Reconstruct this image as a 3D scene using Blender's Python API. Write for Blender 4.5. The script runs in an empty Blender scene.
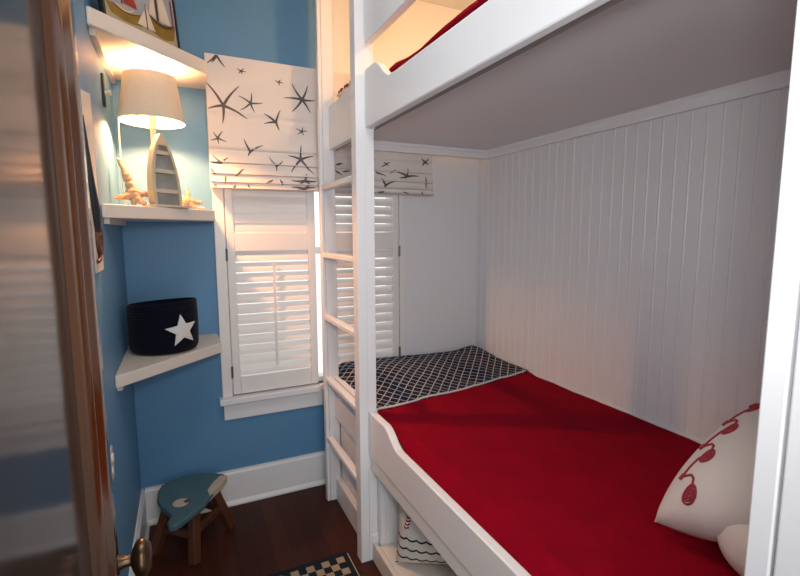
import bpy, bmesh, math, random
from mathutils import Vector, Matrix
random.seed(4)
C = bpy.context.scene.collection
PI = math.pi

# ------------------------------------------------------------------ helpers
def bx(bm, x0, x1, y0, y1, z0, z1, mi=0):
    vs = [bm.verts.new((x, y, z)) for x in (x0, x1) for y in (y0, y1) for z in (z0, z1)]
    for f in ((0, 1, 3, 2), (4, 6, 7, 5), (0, 4, 5, 1), (2, 3, 7, 6), (0, 2, 6, 4), (1, 5, 7, 3)):
        fc = bm.faces.new([vs[i] for i in f]); fc.material_index = mi
    return vs

def prism(bm, pts, a, b, axis='z', mi=0):
    """extrude a 2-D outline: axis z -> (x,y), axis x -> (y,z), axis y -> (x,z)"""
    def P(p, h):
        return {'z': (p[0], p[1], h), 'x': (h, p[0], p[1]), 'y': (p[0], h, p[1])}[axis]
    lo = [bm.verts.new(P(p, a)) for p in pts]; hi = [bm.verts.new(P(p, b)) for p in pts]
    n = len(pts)
    fs = [bm.faces.new(lo), bm.faces.new(hi)]
    for i in range(n):
        fs.append(bm.faces.new((lo[i], lo[(i+1) % n], hi[(i+1) % n], hi[i])))
    for f in fs: f.material_index = mi
    return lo + hi

def lathe(bm, prof, c=(0, 0, 0), n=40, axis='z', mi=0, cap=True, sx=1, sy=1):
    rings = []
    for r, h in prof:
        ring = []
        for k in range(n):
            a = 2*PI*k/n
            u, v = r*math.cos(a)*sx, r*math.sin(a)*sy
            p = {'z': (u, v, h), 'x': (h, u, v), 'y': (u, h, v)}[axis]
            ring.append(bm.verts.new((c[0]+p[0], c[1]+p[1], c[2]+p[2])))
        rings.append(ring)
    for a, b in zip(rings, rings[1:]):
        for k in range(n):
            f = bm.faces.new((a[k], a[(k+1) % n], b[(k+1) % n], b[k])); f.material_index = mi
    if cap:
        for r in (rings[0], rings[-1]):
            f = bm.faces.new(r); f.material_index = mi

def tube(bm, pts, rad, n=10, mi=0, flat=1.0):
    """tube along points; rad is a number or one radius per point"""
    pts = [Vector(p) for p in pts]
    rs = rad if isinstance(rad, (list, tuple)) else [rad]*len(pts)
    rings = []; up = None
    for i, p in enumerate(pts):
        t = (pts[min(i+1, len(pts)-1)] - pts[max(i-1, 0)]).normalized()
        if up is None:
            up = Vector((0, 0, 1)) if abs(t.z) < .9 else Vector((0, 1, 0))
        a = t.cross(up).normalized(); b = a.cross(t).normalized(); up = b
        rings.append([bm.verts.new(p + (a*math.cos(2*PI*k/n) + b*flat*math.sin(2*PI*k/n))*rs[i]) for k in range(n)])
    for a, b in zip(rings, rings[1:]):
        for k in range(n):
            f = bm.faces.new((a[k], a[(k+1) % n], b[(k+1) % n], b[k])); f.material_index = mi
    for r in (rings[0], rings[-1]):
        bm.faces.new(r).material_index = mi

def obj(name, bm, mats, parent=None, bevel=0, smooth=0, sub=0):
    bmesh.ops.recalc_face_normals(bm, faces=bm.faces[:])
    me = bpy.data.meshes.new(name); bm.to_mesh(me); bm.free()
    for m in (mats if isinstance(mats, (list, tuple)) else [mats]): me.materials.append(m)
    if smooth:
        me.polygons.foreach_set('use_smooth', [True]*len(me.polygons))
        me.set_sharp_from_angle(angle=math.radians(smooth))
    o = bpy.data.objects.new(name, me); C.objects.link(o)
    if bevel:
        b = o.modifiers.new('bevel', 'BEVEL'); b.width = bevel; b.segments = 2; b.limit_method = 'ANGLE'
        b.angle_limit = math.radians(40)
        me.polygons.foreach_set('use_smooth', [True]*len(me.polygons)); me.set_sharp_from_angle(angle=math.radians(38))
    if sub:
        s = o.modifiers.new('sub', 'SUBSURF'); s.levels = sub; s.render_levels = sub
    if parent: attach(o, parent)
    return o

def attach(o, parent):
    o.parent = parent
    # meshes are written in room coordinates; a parent mesh already sits at the room origin
    o.matrix_parent_inverse = Matrix.Translation(-Vector(parent.location)) if parent.type == 'EMPTY' else Matrix.Identity(4)

def tag(o, label, cat, group=None, kind=None):
    o['label'] = label
    if cat: o['category'] = cat
    if group: o['group'] = group
    if kind: o['kind'] = kind
    return o

def thing(name, label, cat, loc=(0, 0, 0), group=None, kind=None):
    o = bpy.data.objects.new(name, None); C.objects.link(o); o.location = loc
    o.empty_display_size = .05
    return tag(o, label, cat, group, kind)

BM = bmesh.new

# ------------------------------------------------------------------ materials
class G:
    """small wrapper that writes node graphs"""
    def __init__(s, name):
        s.m = bpy.data.materials.new(name); s.m.use_nodes = True
        s.t = s.m.node_tree; s.N = s.t.nodes; s.L = s.t.links
        s.b = s.N['Principled BSDF']; s.out = s.N['Material Output']
    def node(s, typ, **kw):
        n = s.N.new(typ)
        for k, v in kw.items(): setattr(n, k, v)
        return n
    def put(s, sock, v):
        if v is None: return
        if hasattr(v, 'default_value') and hasattr(v, 'links'): s.L.new(v, sock)
        else: sock.default_value = v
    def math(s, op, a, b=None, c=None):
        n = s.node('ShaderNodeMath', operation=op)
        for i, v in enumerate((a, b, c)): s.put(n.inputs[i], v)
        return n.outputs[0]
    def mix(s, f, a, b):
        n = s.node('ShaderNodeMix', data_type='RGBA')
        s.put(n.inputs[0], f)
        for i, v in ((6, a), (7, b)): s.put(n.inputs[i], v if hasattr(v, 'links') else (*v, 1))
        return n.outputs[2]
    def coord(s, kind='Object'):
        tc = s.node('ShaderNodeTexCoord'); sp = s.node('ShaderNodeSeparateXYZ')
        s.L.new(tc.outputs[kind], sp.inputs[0]); return tc.outputs[kind], sp.outputs
    def noise(s, vec, scale, detail=3, rough=.5):
        n = s.node('ShaderNodeTexNoise'); s.L.new(vec, n.inputs['Vector'])
        n.inputs['Scale'].default_value = scale; n.inputs['Detail'].default_value = detail
        n.inputs['Roughness'].default_value = rough; return n.outputs[0]
    def scale(s, vec, v):
        n = s.node('ShaderNodeMapping'); s.L.new(vec, n.inputs[0]); n.inputs['Scale'].default_value = v
        return n.outputs[0]
    def bump(s, h, strength=.2, dist=.01):
        n = s.node('ShaderNodeBump'); s.L.new(h, n.inputs['Height'])
        n.inputs['Strength'].default_value = strength; n.inputs['Distance'].default_value = dist
        s.L.new(n.outputs[0], s.b.inputs['Normal'])
    def set(s, col=None, rough=.5, spec=.5, metal=0, coat=0, sheen=0):
        if col is not None: s.put(s.b.inputs['Base Color'], col if hasattr(col, 'links') else (*col, 1))
        s.b.inputs['Roughness'].default_value = rough
        s.b.inputs['Specular IOR Level'].default_value = spec
        s.b.inputs['Metallic'].default_value = metal
        s.b.inputs['Coat Weight'].default_value = coat
        s.b.inputs['Coat Roughness'].default_value = .12
        s.b.inputs['Sheen Weight'].default_value = sheen
        return s

def paint(name, col, rough=.45, var=.06, bscale=60, bstr=.05, spec=.4):
    g = G(name); v, _ = g.coord()
    f = g.noise(v, 3, 4)
    c2 = tuple(c*(1-var) for c in col)
    g.set(g.mix(f, col, c2), rough, spec); g.bump(g.noise(v, bscale, 2), bstr, .003)
    return g.m

def fabric(name, col, rough=.9, var=.12, wave=500, bstr=.25, sheen=.2):
    g = G(name); v, _ = g.coord()
    f = g.noise(v, 9, 4); c2 = tuple(c*(1-var) for c in col)
    g.set(g.mix(f, col, c2), rough, .06, sheen=sheen); g.bump(g.noise(v, wave, 2), bstr, .002)
    return g.m

def wood(name, a, b, axis_scale=(3, 40, 40), rough=.4, coat=.2, spec=.4):
    g = G(name); v, _ = g.coord()
    f = g.noise(g.scale(v, axis_scale), 1.0, 5, .6)
    g.set(g.mix(f, a, b), rough, spec, coat=coat); g.bump(f, .1, .003)
    return g.m

M = {}
M['blue'] = paint('blue_wall_paint', (.105, .262, .45), .5, .05, 90, .06)
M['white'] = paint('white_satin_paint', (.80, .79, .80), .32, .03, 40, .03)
M['white_wall'] = paint('white_panel_paint', (.76, .755, .77), .35, .03, 40, .03)
M['ceiling'] = paint('ceiling_paint', (.8, .8, .78), .8, .03, 80, .05)
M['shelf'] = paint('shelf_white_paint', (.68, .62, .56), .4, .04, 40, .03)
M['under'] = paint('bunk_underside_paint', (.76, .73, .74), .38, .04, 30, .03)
M['cleat'] = paint('bunk_cleat_shade', (.30, .25, .24), .5, .05, 30, .03)  # dark brown holds the shade between upper rail and bunk underside
M['shutter'] = paint('shutter_paint', (.80, .77, .75), .35, .03, 40, .02)
M['red'] = fabric('red_blanket_fabric', (.27, .002, .014), 1, .34, 350, .3, 0)
M['sheet'] = fabric('white_sheet_fabric', (.78, .77, .75), .9, .05, 300, .2)
M['cream_cloth'] = fabric('cream_cushion_fabric', (.66, .61, .58), .95, .06, 420, .35)
M['blindcloth'] = fabric('ivory_linen', (.80, .73, .68), .9, .06, 500, .2, .05)
M['ink'] = paint('grey_ink_print', (.105, .105, .12), .9, .2, 60, .02)
M['redink'] = paint('red_embroidery', (.36, .035, .05), .9, .3, 300, .3)
M['navy'] = fabric('navy_rope_fabric', (.006, .007, .014), .95, .3, 200, .5, .05)
M['starfelt'] = fabric('white_felt', (.68, .66, .64), .95, .06, 300, .3)
M['piping'] = fabric('pale_piping', (.6, .58, .56), .9, .06, 300, .2)
M['door_wood'] = wood('varnished_door_wood', (.10, .032, .007), (.032, .010, .003), (40, 40, 2.5), .16, .9)
M['stile_wood'] = wood('dark_varnished_wood', (.030, .014, .009), (.018, .008, .005), (30, 30, 2.5), .07, 1.0, .8)
M['stool_wood'] = wood('stool_wood', (.12, .038, .015), (.06, .019, .009), (25, 25, 4), .5, .1)
M['bronze'] = G('aged_bronze').set((.10, .06, .035), .28, .5, .85).m
M['hinge'] = G('hinge_metal').set((.16, .15, .14), .4, .5, .7).m
M['dark'] = G('dark_plate').set((.02, .02, .025), .5, .4).m
M['starfish'] = paint('dried_starfish', (.52, .36, .24), .85, .35, 140, .6)
M['shell'] = paint('pale_shell', (.8, .72, .62), .6, .2, 80, .3)
M['lampwood'] = paint('lamp_cream_paint', (.78, .70, .52), .5, .1, 60, .05)
M['cord'] = G('lamp_cord').set((.8, .76, .66), .5, .3).m
M['plate'] = G('ivory_plate').set((.68, .63, .54), .4, .4).m
M['boat_out'] = wood('boat_cream_wood', (.56, .48, .34), (.44, .36, .25), (30, 30, 4), .7, 0)
M['boat_in'] = wood('boat_grey_wood', (.50, .48, .44), (.34, .33, .30), (30, 30, 4), .8, 0)
M['boat_seat'] = wood('boat_seat_wood', (.60, .53, .42), (.46, .39, .3), (4, 30, 30), .8, 0)
M['whale'] = paint('stool_blue_paint', (.080, .165, .195), .6, .4, 25, .1)
M['whale_cream'] = paint('stool_cream_paint', (.55, .46, .35), .6, .15, 40, .1)
M['spot_shadow'] = paint('stool_shadow_brown', (.10, .06, .035), .6, .1, 40, .1)

def floor_mat():
    g = G('dark_wood_floor'); v, (x, y, z) = g.coord()
    px = g.math('DIVIDE', x, .083); col = g.math('FLOOR', px); fr = g.math('FRACT', px)
    wn = g.node('ShaderNodeTexWhiteNoise', noise_dimensions='1D'); g.L.new(col, wn.inputs['W'])
    f = g.noise(g.scale(v, (45, 3, 1)), 1, 5, .6)
    k = g.math('ADD', g.math('MULTIPLY', wn.outputs[0], .5), g.math('MULTIPLY', f, .6))
    c = g.mix(k, (.075, .019, .010), (.030, .0075, .004))
    edge = g.math('LESS_THAN', fr, .025)
    g.set(g.mix(edge, c, (.008, .003, .002)), .42, .16, coat=0)
    g.bump(f, .06, .003); return g.m
M['floor'] = floor_mat()

def lattice_mat():
    g = G('navy_lattice_cloth'); v, (x, y, z) = g.coord()
    wob = g.math('MULTIPLY', g.math('SUBTRACT', g.noise(v, 5, 2), .5), .02)
    xs = g.math('ADD', x, wob)
    a = g.math('FRACT', g.math('DIVIDE', g.math('ADD', xs, g.math('MULTIPLY', y, .85)), .056))
    b = g.math('FRACT', g.math('DIVIDE', g.math('SUBTRACT', xs, g.math('MULTIPLY', y, .85)), .056))
    l = g.math('MAXIMUM', g.math('LESS_THAN', a, .13), g.math('LESS_THAN', b, .13))
    n = g.noise(v, 120, 3)
    g.set(g.mix(l, (.008, .010, .022), (.44, .44, .49)), .9, .2)
    g.bump(n, .25, .003); return g.m
M['lattice'] = lattice_mat()

def rug_mat():
    g = G('rug_diamond_weave'); v, (x, y, z) = g.coord()
    # object origin sits at the far right corner of the rug; squares on a checkerboard
    sx, sy = g.math('DIVIDE', g.math('ADD', x, .030), .036), g.math('DIVIDE', g.math('ADD', y, .028), .040)
    s = g.math('ADD', g.math('FLOOR', sx), g.math('FLOOR', sy))
    chk = g.math('LESS_THAN', g.math('ABSOLUTE', g.math('SUBTRACT', g.math('FLOORED_MODULO', s, 2), 0)), .5)
    ins = g.math('MULTIPLY', g.math('LESS_THAN', x, -.030), g.math('LESS_THAN', y, -.028))
    ins = g.math('MULTIPLY', ins, g.math('MULTIPLY', g.math('GREATER_THAN', x, -.57), g.math('GREATER_THAN', y, -1.05)))
    f = g.math('MULTIPLY', chk, ins)
    n = g.noise(v, 300, 3)
    cream = g.mix(n, (.46, .35, .22), (.30, .22, .14))
    g.set(g.mix(f, (.012, .018, .026), cream), .95, .15); g.bump(n, .6, .004); return g.m
M['rug'] = rug_mat()

def wave_cushion_mat():
    g = G('striped_cushion_cloth'); v, (x, y, z) = g.coord()
    ph = g.math('ABSOLUTE', g.math('SINE', g.math('MULTIPLY', x, 75)))
    h = g.math('ADD', z, g.math('MULTIPLY', ph, .009))
    fr = g.math('FRACT', g.math('DIVIDE', g.math('ADD', h, .014), .046))
    s = g.math('MULTIPLY', g.math('LESS_THAN', fr, .20), g.math('LESS_THAN', z, -.045))
    n = g.noise(v, 300, 2)
    g.set(g.mix(s, (.62, .59, .55), (.02, .022, .035)), .95, .15); g.bump(n, .3, .003); return g.m
M['waves'] = wave_cushion_mat()

def shade_mat():
    g = G('lamp_shade_linen'); v, _ = g.coord()
    n = g.noise(g.scale(v, (200, 200, 40)), 1, 2)
    d = g.node('ShaderNodeBsdfDiffuse'); t = g.node('ShaderNodeBsdfTranslucent')
    g.L.new(g.mix(n, (.66, .62, .50), (.58, .54, .43)), d.inputs[0])
    t.inputs[0].default_value = (.62, .50, .34, 1)
    mx = g.node('ShaderNodeMixShader'); mx.inputs[0].default_value = .055
    g.L.new(d.outputs[0], mx.inputs[1]); g.L.new(t.outputs[0], mx.inputs[2]); g.L.new(mx.outputs[0], g.out.inputs[0])
    return g.m
M['shade'] = shade_mat()

def blind_mat():
    g = G('roman_shade_cloth'); v, _ = g.coord()
    n = g.noise(v, 500, 2)
    d = g.node('ShaderNodeBsdfDiffuse'); t = g.node('ShaderNodeBsdfTranslucent')
    g.L.new(g.mix(n, (.84, .77, .73), (.76, .69, .65)), d.inputs[0]); t.inputs[0].default_value = (.8, .75, .7, 1)
    mx = g.node('ShaderNodeMixShader'); mx.inputs[0].default_value = .08
    g.L.new(d.outputs[0], mx.inputs[1]); g.L.new(t.outputs[0], mx.inputs[2]); g.L.new(mx.outputs[0], g.out.inputs[0])
    return g.m
M['blind'] = blind_mat()

def glass_mat():
    g = G('window_glass')
    t = g.node('ShaderNodeBsdfTransparent'); r = g.node('ShaderNodeBsdfGlossy'); r.inputs['Roughness'].default_value = .02
    mx = g.node('ShaderNodeMixShader'); mx.inputs[0].default_value = .06
    g.L.new(t.outputs[0], mx.inputs[1]); g.L.new(r.outputs[0], mx.inputs[2]); g.L.new(mx.outputs[0], g.out.inputs[0])
    return g.m
M['glass'] = glass_mat()

def door_panel_mat():
    g = G('glossy_dark_door_panel'); v, _ = g.coord()
    n = g.noise(g.scale(v, (20, 20, 2)), 1, 3)
    g.set(g.mix(n, (.050, .038, .032), (.036, .028, .025)), .12, .42)
    g.bump(g.noise(g.scale(v, (1, 8, 8)), 1, 2), .05, .01); return g.m
M['door_panel'] = door_panel_mat()

def bulb_mat():
    g = G('lit_bulb'); e = g.node('ShaderNodeEmission'); e.inputs[0].default_value = (1, .70, .38, 1); e.inputs[1].default_value = 6
    t = g.node('ShaderNodeBsdfTransparent'); ad = g.node('ShaderNodeAddShader')      # clear glass round a glowing filament
    g.L.new(e.outputs[0], ad.inputs[0]); g.L.new(t.outputs[0], ad.inputs[1]); g.L.new(ad.outputs[0], g.out.inputs[0]); return g.m
M['bulb'] = bulb_mat()

# ------------------------------------------------------------------ room shell
D, XL, XR, ZC = 2.684, -.255, 1.855, 2.95
Y0 = -.35
WX0, WX1, WZ0, WZ1 = .215, 1.235, .64, 2.38      # window opening

def struct(name, bm, mats, label=None, parent=None, **k):
    o = obj(name, bm, mats, parent, **k); o['kind'] = 'structure'
    if label: o['label'] = label
    return o

bm = BM(); bx(bm, XL-.1, XR+.1, Y0, D+.12, -.06, 0)
struct('floor', bm, M['floor'], 'dark reddish brown wooden plank floor')
bm = BM(); bx(bm, XL-.1, XR+.1, Y0, D+.12, ZC, ZC+.06)
struct('ceiling', bm, M['ceiling'], 'plain white ceiling over the bunk room')
bm = BM(); bx(bm, XL-.1, XL, Y0, D+.12, 0, ZC)
struct('wall_left', bm, M['blue'], 'blue painted wall beside the open door and corner shelves')
bm = BM()                                          # back wall: blue room part, white bunk part
XS = .745
bx(bm, XL, WX0, D, D+.12, 0, ZC, 0)
bx(bm, WX0, XS, D, D+.12, 0, WZ0, 0); bx(bm, WX0, XS, D, D+.12, WZ1, ZC, 0)
bx(bm, XS, WX1, D, D+.12, 0, WZ0, 1); bx(bm, XS, WX1, D, D+.12, WZ1, ZC, 1)
bx(bm, WX1, XR, D, D+.12, 0, ZC, 1)
struct('wall_back', bm, [M['blue'], M['white_wall']], 'window wall, blue in the room and white inside the bunk')
# right wall: beadboard with real grooves and beads
bm = BM()
prof = []; y = Y0
while y < D:
    prof += [(0, y), (0, y+.044), (.0006, y+.0450), (.0004, y+.0470), (-.0014, y+.0495), (-.0024, y+.0525), (-.0014, y+.0555), (.0004, y+.058), (.0006, y+.0600)]
    y += .061
prof = [(a, b) for a, b in prof if b < D] + [(0, D)]
lo = [bm.verts.new((XR+a, b, 0)) for a, b in prof]; hi = [bm.verts.new((XR+a, b, ZC)) for a, b in prof]
for i in range(len(prof)-1): bm.faces.new((lo[i], lo[i+1], hi[i+1], hi[i]))
bx(bm, XR+.006, XR+.1, Y0, D+.12, 0, ZC)
struct('wall_right', bm, M['white_wall'], 'white beadboard wall along the bunk bed')

def baseboard(pts2d, a, b, ax):
    bm = BM(); prism(bm, pts2d, a, b, ax); return bm
# profile (depth, z)
pr = [(0, 0), (.030, 0), (.030, .010), (.018, .028), (.018, .185), (.010, .195), (.010, .204), (0, .204)]
struct('baseboard_back', baseboard([(D-d, z) for d, z in pr], XL+.018, .742, 'x'), M['white'], 'tall white baseboard under the window')
struct('baseboard_left', baseboard([(XL+d, z) for d, z in pr], .05, D, 'y'), M['white'], 'white baseboard along the blue side wall')

# ------------------------------------------------------------------ window
win = thing('window_1', 'window with white plantation shutters behind the bunk ladder', None, (.73, D, .6), kind='structure')
bm = BM()
yf = D-.022
bx(bm, .168, .222, yf, D+.01, .64, 2.43); bx(bm, 1.252, 1.285, yf, D+.01, .64, 2.43); bx(bm, .222, 1.252, yf, D+.01, 2.37, 2.43)
obj('window_casing', bm, M['shutter'], win, bevel=.003)
bm = BM(); bx(bm, .150, .712, D-.060, D+.1, .605, .640); bx(bm, .712, 1.30, D-.03, D+.1, .605, .640)
obj('window_sill', bm, M['white'], win, bevel=.005)
bm = BM(); bx(bm, .172, .735, D-.020, D, .507, .606)
obj('window_apron', bm, M['white'], win, bevel=.003)
bm = BM(); bx(bm, .215, 1.235, D+.085, D+.09, .64, 2.38)
obj('window_pane', bm, M['glass'], win)
bm = BM()
bx(bm, .20, .240, D+.03, D+.10, .64, 2.38); bx(bm, 1.21, 1.25, D+.03, D+.10, .64, 2.38); bx(bm, .24, 1.21, D+.03, D+.10, .64, .67); bx(bm, .24, 1.21, D+.03, D+.10, 2.34, 2.38); bx(bm, .215, 1.235, D+.075, D+.1, 1.42, 1.46)
obj('window_sash', bm, M['white'], win)

def shutter(x0, x1, hinge_x, up_tilt):
    yc = D-.005; t = .014; st = .042
    zb, zt = .648, 2.34
    z_b1, z_m0, z_m1 = .748, 1.447, 1.548     # bottom rail top, mid rail
    bm = BM()
    for a, b in ((x0, x0+st), (x1-st, x1)): bx(bm, a, b, yc-t, yc+t, zb, zt)
    for a, b in ((zb, z_b1), (z_m0, z_m1), (zt-.06, zt)): bx(bm, x0+st, x1-st, yc-t, yc+t, a, b)
    sh = obj('shutter_panel', bm, M['shutter'], win, bevel=.003)
    def slats(z0, z1, n, tilt, w):
        bm = BM(); p = (z1-z0)/n
        for i in range(n):
            zc = z0+(i+.5)*p
            # room edge low, outer edge high
            dy, dz = math.sin(tilt)*w/2, math.cos(tilt)*w/2
            ny, nz = math.cos(tilt)*.005, -math.sin(tilt)*.005
            c = [(yc-dy, zc-dz), (yc+ny, zc+nz), (yc+dy, zc+dz), (yc-ny, zc-nz)]
            # lens shaped louver section
            c = [(yc-dy, zc-dz), (yc-dy*.5-ny, zc-dz*.5-nz), (yc-ny*1.2, zc-nz*1.2), (yc+dy*.5-ny, zc+dz*.5-nz), (yc+dy, zc+dz),
                 (yc+dy*.5+ny, zc+dz*.5+nz), (yc+ny*1.2, zc+nz*1.2), (yc-dy*.5+ny, zc-dz*.5+nz)]
            prism(bm, c, x0+st+.001, x1-st-.001, 'x')
        o = obj('louvers', bm, M['shutter'], sh, smooth=50); return o
    slats(z_b1+.002, z_m0-.002, 12, math.radians(33), .0585)
    slats(z_m1+.001, zt-.061, 14, math.radians(up_tilt), .057)
    bm = BM(); xm = (x0+x1)/2
    bx(bm, xm-.006, xm+.006, yc-.036, yc-.026, z_b1+.05, z_m0-.06)
    for k in range(6): bx(bm, xm-.0015, xm+.0015, yc-.028, yc-.018, z_b1+.08+k*.09, z_b1+.083+k*.09)
    obj('tilt_rod', bm, M['shutter'], sh)
    for z in (.78, 1.43, 2.2):
        bm = BM(); bx(bm, hinge_x-.006, hinge_x+.006, yf-.004, yf, z-.032, z+.032)
        tube(bm, [(hinge_x, yf-.005, z-.034), (hinge_x, yf-.005, z+.034)], .0035, 8)
        h = obj('hinge', bm, M['hinge'], win); h['label'] = 'small dark metal hinge'
shutter(.226, .712, .224, 14)
shutter(.750, 1.248, 1.250, 33)

# ------------------------------------------------------------------ roman shade
tiers = [2.437, 2.143, 1.973, 1.905, 1.848, 1.806, 1.775]
def blind_y(z):
    for i in range(len(tiers)-1):
        a, b = tiers[i], tiers[i+1]
        if z >= b:
            t = (a-z)/(a-b)
            amp = .011+.0035*i
            return 2.615 - .003*i - amp*(t**3)*(1 if t < .93 else max(0, (1-t)/.07)) - amp*.25
    return 2.60
rs = thing('roman_shade', 'ivory roman shade with grey starfish print hanging over the shuttered window', 'window shade', (.83, 2.62, 2.45))
STARS = [((0.237,2.191),[(0.16,2.298),(0.319,2.297),(0.163,2.168),(0.23,2.103),(0.353,2.136)],1),((0.372,2.217),[(0.314,2.248),(0.379,2.271),(0.433,2.224),(0.391,2.17),(0.318,2.176)],0.6),((0.643,2.265),[(0.591,2.342),(0.676,2.342),(0.714,2.269),(0.685,2.2),(0.587,2.197),(0.546,2.264)],0.9),((0.499,2.133),[(0.436,2.17),(0.523,2.197),(0.516,2.093),(0.436,2.12)],0.8),((0.204,2.028),[(0.183,2.057),(0.228,2.064),(0.245,2.012),(0.206,1.997),(0.169,2.014)],0.55),((0.36,1.97),[(0.331,2.033),(0.425,2.006),(0.348,1.946)],0.8),((0.626,1.946),[(0.63,2.024),(0.699,1.969),(0.696,1.87),(0.57,1.874),(0.558,1.963)],0.9),((0.214,1.904),[(0.172,1.944),(0.248,1.932),(0.165,1.901)],0.8),((0.492,1.902),[(0.455,1.949),(0.528,1.932),(0.491,1.874)],0.5),((0.216,2.433),[(0.168,2.388),(0.255,2.38),(0.193,2.394)],0.8),((0.332,2.372),[(0.313,2.383),(0.346,2.387),(0.355,2.371),(0.336,2.357),(0.32,2.36)],0.4),((0.521,2.34),[(0.5,2.347),(0.531,2.356),(0.544,2.339),(0.524,2.323)],0.35),((0.635,2.096),[(0.603,2.11),(0.643,2.122),(0.668,2.102),(0.646,2.076),(0.611,2.08)],0.4),((0.645,1.831),[(0.568,1.83),(0.711,1.831),(0.651,1.87),(0.672,1.813),(0.612,1.815)],1),((0.634,1.787),[(0.567,1.794),(0.702,1.797),(0.641,1.778),(0.664,1.807),(0.596,1.779)],1),((0.304,1.862),[(0.279,1.84),(0.325,1.879)],0.7),((0.23,1.823),[(0.233,1.838),(0.228,1.804)],0.7),((0.453,1.818),[(0.432,1.808),(0.471,1.83)],0.6),((0.514,1.818),[(0.508,1.832),(0.521,1.801)],0.8),((0.183,1.784),[(0.171,1.794),(0.2,1.779)],1),((0.272,1.785),[(0.263,1.778),(0.28,1.792)],0.8),((0.344,1.788),[(0.342,1.8),(0.346,1.778)],0.6),((0.168,1.864),[(0.163,1.875),(0.183,1.845)],0.7),((1.137,1.951),[(1.1,1.933),(1.118,1.963),(1.166,1.963),(1.155,1.939)],0.5),((1.278,1.885),[(1.203,1.908),(1.356,1.889),(1.278,1.932),(1.218,1.873)],0.9),((1.128,1.826),[(1.099,1.868),(1.188,1.851),(1.116,1.812)],0.9),((1.399,1.98),[(1.371,1.998),(1.426,1.999),(1.379,1.954),(1.427,1.961)],0.9),((1.403,1.85),[(1.403,1.891),(1.403,1.816)],0.7),((1.106,1.784),[(1.07,1.784),(1.15,1.779),(1.113,1.790)],1),((1.372,1.785),[(1.373,1.797),(1.372,1.778)],0.8),((1.255,1.784),[(1.24,1.79),(1.275,1.779)],0.6),((0.843,1.934),[(0.823,1.927),(0.867,1.94)],0.8),((0.833,1.89),[(0.822,1.898),(0.862,1.872)],0.7),((0.883,1.895),[(0.862,1.891),(0.911,1.899)],0.6),((1.078,1.896),[(1.068,1.904),(1.136,1.879)],0.6),((1.18,1.91),[(1.158,1.893),(1.195,1.921)],0.4),
         ((1.22, 2.2), [(1.15, 2.26), (1.24, 2.29), (1.29, 2.2), (1.2, 2.12), (1.14, 2.16)], .8)]
bm = BM()
zs = []
for i in range(len(tiers)-1):
    a, b = tiers[i], tiers[i+1]
    n = 14
    zs += [a+(b-a)*k/n for k in range(n)] + ([b+(a-b)*.06, b+(a-b)*.03] if True else [])
zs = sorted(set(zs+[tiers[-1]]), reverse=True)
xs = [.160+(1.450-.160)*k/40 for k in range(41)]
def wob(x): return .0022*math.sin(x*9.3)+.0014*math.sin(x*23+1)
def droop(x): return .004*math.sin(x*6.1)
grid = [[bm.verts.new((x, blind_y(z)+wob(x)*min(1, (2.46-z)*3), z)) for x in xs] for z in zs]
for i in range(len(zs)-1):
    for j in range(40): bm.faces.new((grid[i][j], grid[i][j+1], grid[i+1][j+1], grid[i+1][j]))
# turned-back hems at both ends and the head roll
for xe in (.160, 1.450):
    for i in range(len(zs)-1):
        a = [bm.verts.new((xe, blind_y(z), z)) for z in (zs[i], zs[i+1])]
        b = [bm.verts.new((xe, 2.655, z)) for z in (zs[i+1], zs[i])]
        bm.faces.new(a+b)
# printed starfish: thin arms that follow the folds
def arm(c, t, w):
    c, t = Vector(c), Vector(t); d = t-c; L = d.length
    nrm = Vector((-d.y, d.x)).normalized()
    n = max(4, int(L/.008)); bend = .04*L*random.choice((-1, 1))
    prev = None
    for k in range(n+1):
        s = k/n; p = c+d*s+nrm*bend*math.sin(PI*s)
        hw = (w*.75+.2)*(.0062*(1-s)**.8+.0017)
        q = []
        for sg in (-1, 1):
            r = p+nrm*hw*sg
            x, z = min(max(r.x, .1605), 1.449), min(max(r.y, 1.7755), 2.436)
            q.append(bm.verts.new((x, blind_y(z)+wob(x)*min(1, (2.46-z)*3)-.0016, z)))
        if prev:
            f = bm.faces.new((prev[0], prev[1], q[1], q[0])); f.material_index = 1
        prev = q
for c, ts, w in STARS:
    for t in ts: arm(c, t, w)
obj('shade_cloth', bm, [M['blind'], M['ink']], rs, smooth=60)
bm = BM(); bx(bm, .163, 1.447, 2.625, 2.655, 2.402, 2.434); obj('head_rail', bm, M['white'], rs)

# ------------------------------------------------------------------ bunk bed
bunk = thing('bunk_bed', 'white built-in bunk bed with ladder, two berths and beadboard wall', 'bunk bed', (1.3, 1.5, 0))
RX0, RX1 = .735, .768
YN, YF = .36, 2.575               # near end panel face, far end of the bunk
def rail_outline(z_bot, z_low, z_high, y0, y1, ys, ye):
    pts = [(y0, z_bot), (y1, z_bot), (y1, z_high), (ys, z_high)]
    n = 12
    for k in range(1, n+1):
        t = k/n; pts.append((ys+(ye-ys)*t, z_high+(z_low-z_high)*(t*t*(3-2*t))))
    pts.append((y0, z_low)); return pts
bm = BM()
prism(bm, rail_outline(.527, .678, .738, YN, 1.90, 1.73, 1.59), RX0, RX1, 'x')
lr = obj('lower_side_rail', bm, M['white'], bunk, bevel=.004)
bm = BM(); bx(bm, RX0+.006, RX1+.03, YN, 1.905, .462, .5255); obj('rail_trim', bm, M['white'], bunk, bevel=.003)
bm = BM(); bx(bm, RX0+.012, RX1+.012, 1.90, YF, .500, .738); obj('rail_behind_ladder', bm, M['white'], bunk, bevel=.003)
bm = BM(); bx(bm, RX0+.012, RX1+.012, 1.90, YF, 0, .13); obj('kick_board', bm, M['white'], bunk, bevel=.003)
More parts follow.
